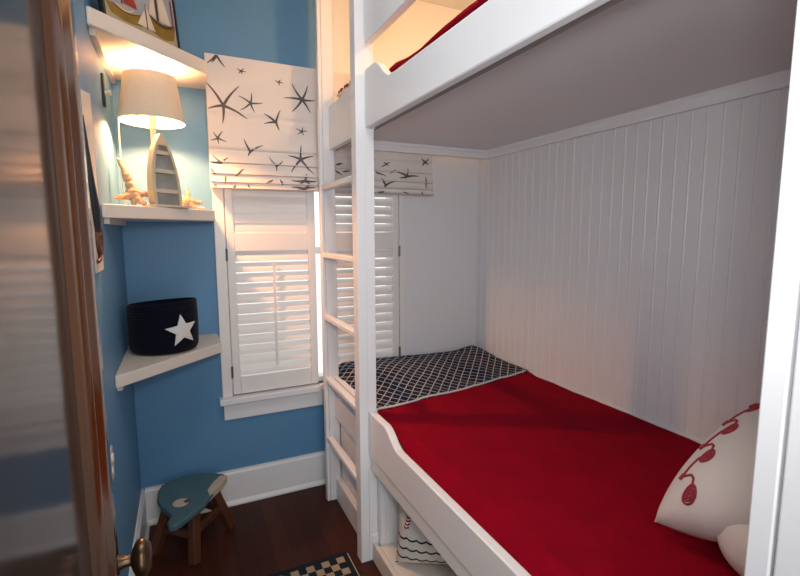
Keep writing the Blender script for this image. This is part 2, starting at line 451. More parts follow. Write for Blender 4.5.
bm = BM(); bx(bm, RX1+.013, RX1+.030, 1.965, YF, .0, .52); obj('base_side_panel', bm, M['white'], bunk)
bm = BM()
prism(bm, rail_outline(1.985, 2.130, 2.222, YN, 1.90, 1.81, 1.64), RX0, RX1, 'x')
obj('upper_side_rail', bm, M['white'], bunk, bevel=.005)
bm = BM(); bx(bm, RX0+.012, RX1+.012, 1.90, YF, 1.985, 2.205); obj('rail_behind_ladder', bm, M['white'], bunk, bevel=.003)
bm = BM(); bx(bm, RX1+.001, RX1+.055, YN, YF, 2.005, 2.072); o = obj('rail_shadow_strip', bm, M['cleat'], bunk); o['label'] = 'support strip behind the rail, its shadow put into a brown colour'
bm = BM()
gpts = [(YN, 2.325), (1.90, 2.325), (1.90, 2.62), (YN, 2.62)]
prism(bm, gpts, RX0, RX1, 'x'); obj('guard_rail', bm, M['white'], bunk, bevel=.004)
# posts
bm = BM(); bx(bm, RX0, .776, 1.905, 1.965, 0, ZC); obj('corner_post', bm, M['white'], bunk, bevel=.0015)
bm = BM(); bx(bm, .7765, .80, 1.87, 1.96, .0, .53); obj('base_stile', bm, M['white'], bunk, bevel=.003)
bm = BM(); bx(bm, .714, .776, 2.465, YF, 0, ZC); obj('wall_post', bm, M['white'], bunk, bevel=.003)
# platforms
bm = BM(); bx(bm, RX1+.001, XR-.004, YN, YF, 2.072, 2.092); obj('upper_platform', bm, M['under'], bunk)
bm = BM(); bx(bm, RX1+.031, XR-.004, YN, D-.004, .500, .520); obj('lower_platform', bm, M['white'], bunk)
bm = BM(); bx(bm, .7692, XR-.004, YN, 1.866, .06, .0915); bx(bm, .748, .769, YN, 1.904, 0, .092); obj('cubby_floor', bm, M['shelf'], bunk, bevel=.003)
bm = BM(); bx(bm, .7995, XR-.004, 1.866, 1.892, .0, .50); obj('cubby_end_panel', bm, M['white'], bunk)
bm = BM(); bx(bm, .80, XR-.004, YF-.022, YF, 2.018, 2.072); bx(bm, .80, XR-.004, YF-.03, YF-.022, 2.052, 2.072)
obj('ceiling_trim', bm, M['white'], bunk, bevel=.003)
bm = BM(); prism(bm, [(XR-.004, 2.022), (XR-.018, 2.022), (XR-.022, 2.034), (XR-.022, 2.060), (XR-.030, 2.072), (XR-.004, 2.072)], YN, YF-.03, 'y'); obj('ceiling_trim', bm, M['white'], bunk)
bm = BM(); bx(bm, XR-.0078, XR-.003, YN, 2.12, .520, .716); obj('wall_ledge', bm, M['white'], bunk, bevel=.003)
# near end panel: framed board
bm = BM(); bx(bm, .748, XR-.004, .24, YN-.01, 0, ZC); ep = obj('end_panel', bm, M['white'], bunk)
bm = BM(); bx(bm, .735, .775, .328, YN, 0, ZC); bx(bm, .735, .775, .16, .3235, 0, ZC); obj('end_post', bm, M['white'], bunk, bevel=.003)
# ladder
lad = bpy.data.objects.new('ladder', None); C.objects.link(lad); lad.location = (.715, 2.2, 0); lad.parent = bunk
lad.matrix_parent_inverse = Matrix.Translation(-Vector(bunk.location))
def ladder_part(name, bm, bev=.004):
    o = obj(name, bm, M['white'], None, bevel=bev); o.parent = lad
    o.matrix_parent_inverse = Matrix.Translation(-Vector(lad.location)); return o
bm = BM(); bx(bm, .694, .7349, 1.9055, 1.965, 0, ZC); ladder_part('upright', bm, .0015)
bm = BM(); bx(bm, .694, .7135, 2.465, 2.505, 0, ZC); ladder_part('upright', bm)
for z in (.395, .745, 1.097, 1.440, 1.800):
    bm = BM(); bx(bm, .697, .7345, 1.962, 2.466, z-.028, z); ladder_part('rung', bm, .006)

# ------------------------------------------------------------------ bedding
def fbm(x, y, s=1.0):
    return (math.sin(x*7.1*s+1.3)*math.cos(y*5.3*s+.4)+.5*math.sin(x*15.7*s-y*9.1*s+2)+.3*math.cos(x*23*s+y*31*s))/1.8
bm = BM(); bx(bm, .775, 1.828, .39, 2.655, .521, .655)
m1 = obj('mattress', bm, M['sheet'], None, bevel=.03)
tag(m1, 'white mattress of the lower bunk under red blanket', 'mattress')
bm = BM(); bx(bm, .80, 1.828, .39, 2.56, 2.0925, 2.165)
m2 = obj('mattress', bm, M['sheet'], None, bevel=.025)
tag(m2, 'white mattress of the upper bunk behind guard rail', 'mattress')

def sheet(name, x0, x1, yfun0, yfun1, zfun, mats, nx=70, ny=90, th=.012, edge=None):
    bm = BM(); g = []
    for i in range(nx+1):
        u = i/nx; x = x0+(x1-x0)*u; row = []
        for j in range(ny+1):
            v = j/ny; y = yfun0(x)+(yfun1(x)-yfun0(x))*v
            row.append(bm.verts.new((x, y, zfun(x, y, u, v))))
        g.append(row)
    for i in range(nx):
        for j in range(ny): bm.faces.new((g[i][j], g[i+1][j], g[i+1][j+1], g[i][j+1]))
    o = obj(name, bm, mats, None, smooth=80)
    s = o.modifiers.new('solid', 'SOLIDIFY'); s.thickness = th; s.offset = -1
    return o
def yb(x): return 1.955+(x-.775)*.150       # where red meets navy
def ss(t): t = max(0, min(1, t)); return t*t*(3-2*t)
def zred(x, y, u, v):
    z = .700+.006*fbm(x, y, .8)+.003*fbm(x, y, 2.1)
    e = ss((x-.772)/.07)
    z -= (1-e)*(.035 if y < 1.6 else .0)
    z += ss((x-1.74)/.10)*.006
    z += .010*math.exp(-((x-.83)/.03)**2)*(math.sin(y*17)+.6*math.sin(y*31+1))*.6
    z += .010*math.exp(-((yb(x)-y)/.05)**2)
    return z
o = sheet('blanket', .771, 1.8465, lambda x: .392, yb, zred, M['red'])
tag(o, 'plain red blanket spread over the lower bunk mattress', 'blanket')
def znavy(x, y, u, v):
    base = zred(x, min(y, yb(x)), u, 1)
    rise = .052*ss(v/.75)*(.85+.25*math.sin(u*5+.6))
    side = 1-ss((.10-u)/.10)*.55-ss((u-.945)/.055)*.9
    z = base+.004+rise*side+.006*fbm(x, y, 1.3)
    z -= ss((v-.95)/.05)*.03
    z += .020*math.exp(-((u-.93)/.09)**2)*ss((v-.3)/.5)
    return z
o = sheet('quilt', .771, 1.848, lambda x: yb(x)+.004, lambda x: 2.664, znavy, M['lattice'], 60, 50, .02)
q = tag(o, 'navy quilt with white diamond lattice folded at the window end of lower bunk', 'quilt')
bm = BM(); tube(bm, [(x, yb(x)+.004, znavy(x, yb(x)+.004, (x-.771)/1.077, 0)+.001) for x in [.776+.0132*k for k in range(80)]], .0055, 8)
obj('piping', bm, M['piping'], q, smooth=60)
# upper bunk bedding
def zup(x, y, u, v):
    z = 2.190+.012*fbm(x, y, 1.2)*.6
    z += .030*math.exp(-((x-.83)/.05)**2)*(.95+.30*math.sin(y*6.5+.8)+.15*math.sin(y*15))
    return z-.02*(1-ss((x-.785)/.03))
o = sheet('blanket', .783, 1.82, lambda x: .395, lambda x: 1.80-.03*math.sin(x*9), zup, M['red'], 60, 70)
tag(o, 'red blanket on the upper bunk showing above its side rail', 'blanket')

def pillow_mesh(bm, W, H, T, n=36, mi=0, pin=.07, rnd=0):
    def P(u, v, s):
        edge = (1-abs(u)**2.4)*(1-abs(v)**2.4)
        x = W/2*u*(1-pin*(1-v*v)*abs(u)**3)
        y = H/2*v*(1-pin*(1-u*u)*abs(v)**3)
        x *= math.sqrt(1-rnd*v*v); y *= math.sqrt(1-rnd*u*u)
        return Vector((x, y, s*T/2*max(edge, 0)**.48))
    for s in (1, -1):
        g = [[bm.verts.new(P(-1+2*i/n, -1+2*j/n, s)) for j in range(n+1)] for i in range(n+1)]
        for i in range(n):
            for j in range(n):
                f = bm.faces.new((g[i][j], g[i+1][j], g[i+1][j+1], g[i][j+1])); f.material_index = mi
    bmesh.ops.remove_doubles(bm, verts=bm.verts[:], dist=1e-5)
    return P

def frame(origin, ax, ay):
    X = Vector(ax).normalized(); Z = X.cross(Vector(ay)).normalized(); Y = Z.cross(X)
    return Matrix.Translation(origin) @ Matrix((X, Y, Z)).transposed().to_4x4()

# upper bunk pillow by the ladder
bm = BM(); P = pillow_mesh(bm, .46, .30, .12)
for k in range(26):
    a, b = random.uniform(-.85, .85), random.uniform(-.85, .85); c = P(a, b, 1)
    lathe(bm, [(.001, 0), (.014, 0.001), (.001, .002)], (c.x, c.y, c.z), 8, 'z', 1, cap=False)
for k in range(11):
    c = P(-.9+.18*k, .93+.03*(k % 2), 1); bmesh.ops.create_icosphere(bm, subdivisions=2, radius=.011, matrix=Matrix.Translation(c))
for f in bm.faces:
    if len(f.verts) == 3: f.material_index = 1
o = obj('pillow', bm, [M['sheet'], M['redink']], None, smooth=80)
o.matrix_world = frame(Vector((.955, 2.28, 2.262)), (0, 1, 0.02), (-1, 0, .10))
tag(o, 'white pillow with red dots on upper bunk above the ladder', 'pillow')
# lower bunk pillows at the near end
bm = BM(); P = pillow_mesh(bm, .58, .34, .25, pin=-.02, rnd=.42)
o = obj('pillow', bm, M['cream_cloth'], None, smooth=80)
o.matrix_world = frame(Vector((1.425, .530, .806)), (1, -.05, .06), (0.05, 1, .03))
tag(o, 'plain cream pillow lying under the embroidered pillow at near end', 'pillow')

bm = BM(); P = pillow_mesh(bm, .47, .53, .25, 44, pin=-.06, rnd=.05)
KN = [(a_, b_) for a_ in (-.42, .62) for b_ in (-.80, -.36, .08, .52)]
def on(u, v, d=.0012):
    p = P(u, v, 1); e = .01
    n = (P(u+e, v, 1)-P(u-e, v, 1)).cross(P(u, v+e, 1)-P(u, v-e, 1)).normalized()
    return p+n*d
def strand(uv, r=.0026):
    pts = []
    for (a, b), (c, d) in zip(uv, uv[1:]):
        n = max(2, int(math.hypot(c-a, d-b)/.05))
        pts += [on(a+(c-a)*k/n, b+(d-b)*k/n) for k in range(n)]
    pts.append(on(*uv[-1])); tube(bm, pts, r, 6, 1)
for (u, v) in KN:
    # knot: a shield of nested loops with a crown of cross strands
    for k, s in enumerate((1, .62, .28)):
        loop = [(u+.082*s*math.sin(a)*(1-.3*math.cos(a)), v+.085*s*math.cos(a)-.02*(1-s)) for a in [2*PI*i/16 for i in range(17)]]
        strand(loop, .0034)
    strand([(u-.06, v-.045), (u+.03, v+.075)], .003); strand([(u+.06, v-.045), (u-.03, v+.075)], .003)
    # net cords: from the knot out to a node near the edge, then along the edge to the next knot
    nu, nv = u-.22, v+.20
    if nv < .93:
        strand([(u, v+.08), (u-.02, v+.15), (u-.08, v+.20), (nu, nv)], .0034)
        strand([(nu-.02, nv-.03), (nu+.02, nv+.03)], .006)
        strand([(nu, nv), (nu+.04, nv+.12), (u-.12, v+.42), (u-.05, v+.44)], .0034)
o = obj('pillow', bm, [M['cream_cloth'], M['redink']], None, smooth=80)
# the soft pillow slumps into a slight rhombus as it leans on the plain one
PA, PB, PC = Vector((1.165, .79, .715)), Vector((1.56, .765, .97)), Vector((1.235, .43, .865))
cxx, cyy = (PC-PA)/.47, (PB-PA)/.53
czz = cxx.cross(cyy).normalized()
sh_ = Matrix((cxx, cyy, czz)).transposed().to_4x4()
o.data.transform(sh_); o.location = (PB+PC)/2+czz*.03
tag(o, 'cream pillow embroidered with red rope knots beside the near bunk post', 'pillow')

# cushion stored in the open base
bm = BM(); P = pillow_mesh(bm, .44, .40, .17)
cu = obj('cushion', bm, M['waves'], None, smooth=80)
MW = frame(Vector((.985, 1.63, .300)), (.87, -.49, .0), (.04, .07, 1))
# material is laid out in cushion space with z up the face, so swap axes in the mesh
sw = Matrix(((1, 0, 0, 0), (0, 0, -1, 0), (0, 1, 0, 0), (0, 0, 0, 1)))
cu.data.transform(sw); cu.matrix_world = MW @ sw.inverted()
tag(cu, 'white cushion with navy scalloped stripes and red rope ties under the lower bunk', 'cushion')
for u0, v0, n_ in ((-.80, -.06, 6), (.2, .15, 6)):
    bm = BM(); pts, rs_ = [], []
    for k in range(n_*8+1):
        t = k/(n_*8); p = P(u0+.12*t, v0+.46*t, 1); pts.append(p+Vector((0, 0, .006))); rs_.append(.0075+.0035*abs(math.sin(PI*n_*t)))
    tube(bm, pts, rs_, 8)
    bm.faces.ensure_lookup_table()
    for i, f in enumerate(bm.faces): f.material_index = 1 if ((i//8+(i % 8)//2) // 4) % 2 else 0
    bm.transform(sw)
    r = obj('rope_tie', bm, [M['sheet'], M['redink']], None, smooth=60); r.parent = cu; r['label'] = 'red and white twisted rope'

# ------------------------------------------------------------------ corner shelves and what stands on them
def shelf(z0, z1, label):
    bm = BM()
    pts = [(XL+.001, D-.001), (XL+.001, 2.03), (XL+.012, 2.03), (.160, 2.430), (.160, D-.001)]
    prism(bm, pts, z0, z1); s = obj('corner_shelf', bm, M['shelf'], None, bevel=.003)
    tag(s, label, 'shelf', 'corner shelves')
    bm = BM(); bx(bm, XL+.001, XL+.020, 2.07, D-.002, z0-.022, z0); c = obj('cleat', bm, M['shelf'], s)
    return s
shelf(2.278, 2.338, 'white corner shelf topmost, holding the sailing boat painting')
shelf(1.605, 1.656, 'white corner shelf holding the lit lamp and starfish')
shelf(.955, 1.004, 'white corner shelf holding the navy basket')

# lamp
lamp = thing('table_lamp', 'lit table lamp with cream drum shade on the corner shelf', 'lamp', (-.081, 2.39, 1.656))
LX, LY = -.081, 2.39
bm = BM(); lathe(bm, [(.062, 1.657), (.062, 1.668), (.050, 1.676), (.018, 1.684), (.012, 1.70)], (LX, LY, 0), 32)
obj('lamp_base', bm, M['lampwood'], lamp, smooth=40)
bm = BM(); lathe(bm, [(.011, 1.69), (.011, 2.0), (.016, 2.005), (.016, 2.06)], (LX, LY, 0), 20)
obj('lamp_stem', bm, M['lampwood'], lamp, smooth=40)
bm = BM(); N = 56
prof = [(.133, 2.033), (.1325, 2.038), (.104, 2.222), (.1035, 2.227), (.1020, 2.227), (.1025, 2.220), (.1305, 2.038), (.131, 2.033)]
lathe(bm, prof+[prof[0]], (LX, LY, 0), N, cap=False); bmesh.ops.remove_doubles(bm, verts=bm.verts[:], dist=1e-5)
obj('lamp_shade', bm, M['shade'], lamp, smooth=40)
bm = BM()
for k in range(3):
    a = k*2*PI/3+.4; tube(bm, [(LX, LY, 2.075), (LX+.128*math.cos(a), LY+.128*math.sin(a), 2.062)], .0018, 6)
obj('shade_spider', bm, M['hinge'], lamp)
bm = BM(); lathe(bm, [(.004, 2.06), (.014, 2.065), (.016, 2.085), (.028, 2.115), (.024, 2.14), (.010, 2.152), (.002, 2.154)], (LX, LY, 0), 20)
obj('bulb', bm, M['bulb'], lamp, smooth=60)
bm = BM(); tube(bm, [(LX-.128, LY-.03, 2.045), (LX-.129, LY-.03, 1.95), (LX-.129, LY-.025, 1.80), (LX-.128, LY-.01, 1.70), (LX-.12, LY+.03, 1.664), (LX-.05, LY+.02, 1.662)], .0026, 8)
obj('cord', bm, M['cord'], lamp, smooth=60)

# wooden boat standing on its stern
BX, BY, BZ, BH = -.033, 2.275, 1.657, .315
boat = thing('model_boat', 'small wooden rowing boat standing upright in front of lamp', 'model boat', (BX, BY, BZ))
def hw(t): return .066*(1-t**2.3)**.85*(.90+.25*t) if t < 1 else 0
bmo, bmi = BM(), BM()
ang = math.radians(34)
ca, sa = math.cos(ang), math.sin(ang)
def bp(x, y, z, lean=.10): # boat local: x across, y depth (open side -y)
    yy = y+z*lean
    return (BX+x*ca-yy*sa, BY+x*sa+yy*ca, BZ+z)
n, m = 22, 12
go, gi = [], []
for i in range(n+1):
    t = i/n; w = max(hw(t), .003); dpt = .085*(1-.45*t**2)
    ro, ri = [], []
    for j in range(m+1):
        a = PI*j/m
        sq = lambda c: math.copysign(abs(c)**.7, c)
        ro.append(bmo.verts.new(bp(w*sq(math.cos(a)), dpt*abs(math.sin(a))**.7, t*BH)))
        wi = max(w-.008, .001); di = max(dpt-.012, .002)
        ri.append(bmi.verts.new(bp(wi*sq(math.cos(a)), di*abs(math.sin(a))**.7, t*BH)))
    go.append(ro); gi.append(ri)
for g, b in ((go, bmo), (gi, bmi)):
    for i in range(n):
        for j in range(m): b.faces.new((g[i][j], g[i][j+1], g[i+1][j+1], g[i+1][j]))
# gunwale strip joins hull to the inside lip; transom; foredeck
for i in range(n):
    for j in (0, m):
        t0, t1 = i/n, (i+1)/n; s = 1 if j == 0 else -1
        w0, w1 = max(hw(t0), .003), max(hw(t1), .003)
        v = [bmo.verts.new(bp(s*w0*1.04, -.003, t0*BH)), bmo.verts.new(bp(s*w1*1.04, -.003, t1*BH)), bmo.verts.new(bp(s*max(w1-.011, 0), -.003, t1*BH)), bmo.verts.new(bp(s*max(w0-.011, 0), -.003, t0*BH))]
        bmo.faces.new(v)
bmo.faces.new(go[0])
v = [bmo.verts.new(bp(s*max(hw(t), .002), -.004, t*BH)) for s, t in ((-1, .84), (1, .84), (1, .9), (1, .96), (0, 1.0), (-1, .96), (-1, .9))]; bmo.faces.new(v)
hull = obj('hull', bmo, M['boat_out'], boat, smooth=50)
hi_ = obj('hull_inside', bmi, M['boat_in'], boat, smooth=50); hi_['label'] = 'weathered grey hull interior'
for t in (.20, .47, .72):
    bm = BM(); w = hw(t)-.006; z = t*BH
    vs = [bp(x, y, z+dz) for x in (-w, w) for y in (.004, .04) for dz in (0, .016)]
    vv = [bm.verts.new(p) for p in vs]
    for f in ((0, 1, 3, 2), (4, 6, 7, 5), (0, 4, 5, 1), (2, 3, 7, 6), (0, 2, 6, 4), (1, 5, 7, 3)): bm.faces.new([vv[i] for i in f])
    obj('thwart', bm, M['boat_seat'], boat)
bm = BM(); vs = [bp(x, y, z) for x in (-.085, .085) for y in (-.035, .060) for z in (0, .010)]
vs = [(a, b, BZ+(c-BZ)) for a, b, c in vs]
vv = [bm.verts.new(p) for p in vs]
for f in ((0, 1, 3, 2), (4, 6, 7, 5), (0, 4, 5, 1), (2, 3, 7, 6), (0, 2, 6, 4), (1, 5, 7, 3)): bm.faces.new([vv[i] for i in f])
obj('stand', bm, M['boat_seat'], boat, bevel=.002)

def starfish(name, centre, tips, r0, label, lumpy=.15, hub=None):
    bm = BM()
    c = Vector(centre)
    for t in tips:
        t = Vector(t); n = 12; pts, rs_ = [], []
        side = Vector((random.uniform(-1, 1), random.uniform(-1, 1), random.uniform(-1, 1)))*.04*(t-c).length
        for k in range(n+1):
            s = k/n; pts.append(c+(t-c)*s+side*math.sin(PI*s)); rs_.append(r0*(1-.62*s)*(1+lumpy*random.uniform(-1, 1)) if k < n else r0*.12)
        tube(bm, pts, rs_, 10)
    bmesh.ops.create_icosphere(bm, subdivisions=2, radius=hub or r0*1.25, matrix=Matrix.Translation(c))
    o = obj(name, bm, M['starfish'], None, smooth=70)
    rm = o.modifiers.new('remesh', 'REMESH'); rm.mode = 'VOXEL'; rm.voxel_size = .0028; rm.use_smooth_shade = True
    tx = bpy.data.textures.get('knobs') or bpy.data.textures.new('knobs', 'CLOUDS'); tx.noise_scale = .012
    dm = o.modifiers.new('knobs', 'DISPLACE'); dm.texture = tx; dm.strength = .009; dm.mid_level = .5
    return tag(o, label, 'starfish', 'dried starfish on the lamp shelf')
starfish('starfish', (-.172, 2.325, 1.715), [(-.222, 2.345, 1.868), (-.085, 2.34, 1.722), (-.236, 2.26, 1.690), (-.120, 2.255, 1.6675), (-.168, 2.29, 1.6655)], .0190,
         'large knobbly peach starfish with long raised arm between lamp cord and model boat', .28, .030)
starfish('starfish', (.044, 2.505, 1.700), [(.046, 2.53, 1.765), (.112, 2.505, 1.692), (-.022, 2.512, 1.700), (.010, 2.49, 1.6655), (.082, 2.485, 1.6655)], .0175,
         'small peach starfish between model boat and roman shade', .12, .022)
bm = BM(); bmesh.ops.create_icosphere(bm, subdivisions=3, radius=1, matrix=Matrix.Translation((.104, 2.53, 1.6665)) @ Matrix.Diagonal((.022, .015, .0105, 1)))
for v in bm.verts: v.co.z += .002*math.sin(v.co.x*500)
o = obj('seashell', bm, M['shell'], None, smooth=80); tag(o, 'tiny pale seashell beside the small starfish', 'seashell')

# basket
bk = thing('storage_basket', 'navy round rope basket with white star on the corner shelf', 'basket', (-.088, 2.405, 1.004))
bm = BM()
R = .143
prof = [(.001, 1.006), (R*.80, 1.006), (R*.93, 1.012), (R*.985, 1.028)]
nring = 15
for k in range(nring):          # coiled rope courses
    z = 1.034+k*.0128
    bul = R*(.992+.02*math.sin(PI*k/nring))
    prof += [(bul-.0015, z), (bul+.0015, z+.0064)]
ztop = 1.034+nring*.0128
prof += [(R*.99, ztop+.004), (R*.955, ztop+.007), (R*.93, ztop), (R*.92, 1.03), (.001, 1.02)]
lathe(bm, prof, (0, 0, 0), 64, cap=False)
for v in bm.verts:               # soft, slightly squashed sides and a wavy rim
    a = math.atan2(v.co.y, v.co.x); f = max(0, (v.co.z-1.05)/.17)
    k = 1+.025*math.cos(2*a+.6)+.012*math.sin(3*a)*f
    v.co.x, v.co.y = v.co.x*k-.088, v.co.y*k+2.405
    v.co.z += f*(.010*math.sin(a+2.4))
obj('basket_body', bm, M['navy'], bk, smooth=50)
bm = BM(); a0 = math.radians(-58); rr = .074; zc = 1.112
pts = []
for k in range(10):
    r = rr if k % 2 == 0 else rr*.44
    an = PI/2+k*PI/5+.10
    pts.append((r*math.cos(an), r*math.sin(an)))
def wrap(s, h, d):
    a = a0+s/R; k = 1+.025*math.cos(2*a+.6)+.012*math.sin(3*a)*max(0, (zc+h-1.05)/.17)
    q = R*1.015*k+d
    return (-.088+q*math.cos(a), 2.405+q*math.sin(a), zc+h)
ctr = {}
for d, key in ((.009, 'o'), (.0, 'i')):
    ctr[key] = [[bm.verts.new(wrap(p[0]*f, p[1]*f, d-(.003 if f == 1 and d else 0))) for p in pts] for f in (.33, .66, 1.0)] + [bm.verts.new(wrap(0, 0, d))]
o_ = ctr['o']
for k in range(10):
    k2 = (k+1) % 10
    bm.faces.new((o_[3], o_[0][k], o_[0][k2]))
    for a, b in ((0, 1), (1, 2)): bm.faces.new((o_[a][k], o_[b][k], o_[b][k2], o_[a][k2]))
    bm.faces.new((o_[2][k], ctr['i'][2][k], ctr['i'][2][k2], o_[2][k2]))
s = obj('star_patch', bm, M['starfelt'], bk, smooth=50); s['label'] = 'white felt five-pointed star'

# painting of sailing boats on the top shelf
def pic_mat(name, a, b, sc=12):
    g = G(name); v, _ = g.coord(); g.set(g.mix(g.noise(v, sc, 4), a, b), .5, .3); return g.m
PM = [pic_mat('painted_sky', (.22, .24, .30), (.40, .42, .44)), pic_mat('painted_water', (.46, .38, .24), (.26, .24, .17), 30),
      pic_mat('painted_hull', (.13, .075, .012), (.30, .18, .03), 30), pic_mat('painted_sail', (.70, .62, .52), (.55, .46, .36)),
      pic_mat('painted_dark', (.05, .025, .015), (.09, .04, .02)), pic_mat('painted_red', (.32, .03, .02), (.2, .02, .02)), M['starfelt']]
pic = thing('painting', 'framed painting of sailing boats on the topmost corner shelf', 'painting', (-.085, 2.24, 2.339))
p0, p1 = Vector((-.214, 2.112, 2.3385)), Vector((.041, 2.358, 2.3385))
ux = (p1-p0).normalized(); W = (p1-p0).length; nn = Vector((ux.y, -ux.x, 0))      # faces the room
def pp(s, h, d=0): q = p0+ux*s+nn*d; lean = -.10*h; return (q.x+nn.x*lean, q.y+nn.y*lean, q.z+h)
def pbox(bm, s0, s1, h0, h1, d0, d1, mi=0):
    vv = [bm.verts.new(pp(s, h, d)) for s in (s0, s1) for d in (d0, d1) for h in (h0, h1)]
    for f in ((0, 1, 3, 2), (4, 6, 7, 5), (0, 4, 5, 1), (2, 3, 7, 6), (0, 2, 6, 4), (1, 5, 7, 3)): bm.faces.new([vv[i] for i in f]).material_index = mi
PH = .34
bm = BM(); pbox(bm, 0, .010, 0, PH, -.012, .012); pbox(bm, W-.006, W, 0, PH, -.012, .012); pbox(bm, 0, W, PH-.01, PH, -.012, .012); pbox(bm, 0, W, 0, .008, -.012, .012)
obj('picture_frame', bm, M['dark'], pic)
bm = BM(); pbox(bm, .010, W-.006, .008, PH-.01, -.010, .004, 0)
def shape(pts, mi, d):
    f = bm.faces.new([bm.verts.new(pp(s*W, h, d)) for s, h in pts]); f.material_index = mi
shape([(.03, .012), (.97, .012), (.97, .075), (.03, .075)], 1, .0050)
def hullshape(s0, s1, h0, h1, d, mi=2):
    n = 8; top = [(s0+(s1-s0)*k/n, h1-.018*math.sin(PI*k/n)) for k in range(n+1)]
    bot = [(s1-(s1-s0)*(.12+.76*k/n), h0+.012*(1-math.sin(PI*k/n))) for k in range(n+1)]
    shape(top+bot, mi, d)
hullshape(.04, .56, .022, .078, .0056); hullshape(.10, .50, .055, .078, .0062, 4); hullshape(.16, .40, .060, .083, .0068, 3)
hullshape(.57, .975, .020, .100, .0056); hullshape(.60, .95, .066, .098, .0062, 4)
hullshape(.42, .66, .014, .032, .0074)
shape([(.545, .034), (.535, .105), (.42, .036)], 3, .0080); shape([(.555, .034), (.56, .125), (.655, .034)], 3, .0080); shape([(.540, .03), (.556, .03), (.553, .13), (.546, .13)], 4, .0086)
shape([(.70, .085), (.73, .085), (.73, .31), (.70, .31)], 4, .0070); shape([(.74, .09), (.90, .09), (.75, .30)], 3, .0072); shape([(.69, .09), (.60, .1), (.695, .28)], 3, .0072)
shape([(.24, .085), (.26, .085), (.26, .30), (.24, .30)], 4, .0070); shape([(.27, .09), (.44, .09), (.275, .29)], 5, .0072); shape([(.23, .09), (.10, .09), (.235, .27)], 3, .0072)
shape([(.93, .08), (.95, .08), (.95, .2), (.93, .2)], 5, .0072)
obj('canvas', bm, PM, pic)

# plank picture, hook plate and switch on the side wall
wa = thing('wall_art', 'tall pale canvas with dark mast and rope on the blue wall beside door', 'wall art', (XL, 1.67, 1.70))
bm = BM(); xw = XL+.0005
prism(bm, [(1.50, 1.90), (1.60, 1.955), (1.86, 2.0), (1.86, 1.425), (1.50, 1.425)], xw, xw+.016, 'x')
obj('canvas', bm, M['shelf'], wa, bevel=.002)
bm = BM()
tube(bm, [(xw+.018, 1.655, 1.89), (xw+.019, 1.668, 1.80), (xw+.020, 1.69, 1.70), (xw+.021, 1.72, 1.62), (xw+.020, 1.745, 1.555)], [.004, .008, .012, .016, .012], 8)
obj('painted_mast', bm, M['dark'], wa, smooth=60)
bm = BM()
tube(bm, [(xw+.020, 1.775+.045*math.cos(a)*(1-a/30), 1.525+.050*math.sin(a)*(1-a/30)) for a in [k*.35 for k in range(44)]], .0075, 8)
tube(bm, [(xw+.020, 1.77, 1.48), (xw+.022, 1.745, 1.465), (xw+.02, 1.715, 1.46)], .006, 8)
obj('rope_coil', bm, M['stool_wood'], wa, smooth=60)
hk = thing('wall_hook', 'narrow dark wall plate with cream peg beside the lamp shade', 'hook', (XL, 2.32, 2.13))
bm = BM(); bx(bm, XL+.0005, XL+.010, 2.30, 2.335, 2.065, 2.195); obj('hook_plate', bm, M['dark'], hk, bevel=.003)
bm = BM(); lathe(bm, [(.007, XL+.010), (.006, XL+.020), (.010, XL+.024), (.010, XL+.030), (.005, XL+.033)], (0, 2.318, 2.122), 16, 'x'); obj('peg', bm, M['plate'], hk, smooth=50)
sp = thing('wall_outlet', 'ivory outlet plate low on the blue wall near door knob', 'outlet', (XL, 1.77, .77))
bm = BM(); bx(bm, XL+.0005, XL+.007, 1.735, 1.805, .715, .825); obj('cover_plate', bm, M['plate'], sp, bevel=.003)
bm = BM(); lathe(bm, [(.017, XL+.007), (.017, XL+.011), (.015, XL+.013)], (0, 1.77, .792), 20, 'x'); lathe(bm, [(.014, XL+.007), (.013, XL+.010)], (0, 1.77, .748), 20, 'x'); obj('socket', bm, M['plate'], sp, smooth=50)

# ------------------------------------------------------------------ stool
st = thing('step_stool', 'blue whale-shaped wooden stool in the corner under the shelves', 'stool', (0, 2.42, 0))
def zt(x, y): return .262
OUT = [(-.166, 2.50), (-.150, 2.555), (-.105, 2.585), (-.05, 2.600), (.02, 2.602), (.085, 2.580), (.146, 2.535), (.160, 2.50), (.130, 2.435), (.092, 2.385), (.060, 2.33),
       (.035, 2.275), (-.005, 2.235), (-.050, 2.185), (-.085, 2.155), (-.112, 2.165), (-.118, 2.200), (-.102, 2.245), (-.120, 2.29), (-.150, 2.35), (-.168, 2.42)]
bm = BM(); prism(bm, OUT, .236, .266)
seat = obj('seat', bm, M['whale'], st, bevel=.006)
bm = BM(); prism(bm, [(.156, 2.515), (.160, 2.499), (.130, 2.434), (.092, 2.384), (.066, 2.342), (.058, 2.40), (.085, 2.46), (.125, 2.52)], .2350, .2675); o = obj('belly_patch', bm, M['whale_cream'], st, bevel=.002); o['label'] = 'cream painted belly patch'
bm = BM(); lathe(bm, [(.036, .2655), (.036, .268), (.034, .2686)], (-.062, 2.335, 0), 24); o = obj('eye_patch', bm, M['whale_cream'], st); o['label'] = 'round cream painted eye patch'
bm = BM(); lathe(bm, [(.016, .2686), (.016, .2692)], (-.034, 2.335, 0), 18); obj('spot_shadow', bm, M['spot_shadow'], st)  # brown disc colours in the shadow beside the cream spot
feet = [(-.190, 2.40), (-.018, 2.235), (.165, 2.455), (-.005, 2.63)]
tops = [(-.115, 2.41), (-.008, 2.305), (.085, 2.44), (-.01, 2.545)]
def legpt(i, t): return Vector((feet[i][0]+(tops[i][0]-feet[i][0])*t, feet[i][1]+(tops[i][1]-feet[i][1])*t, .237*t))
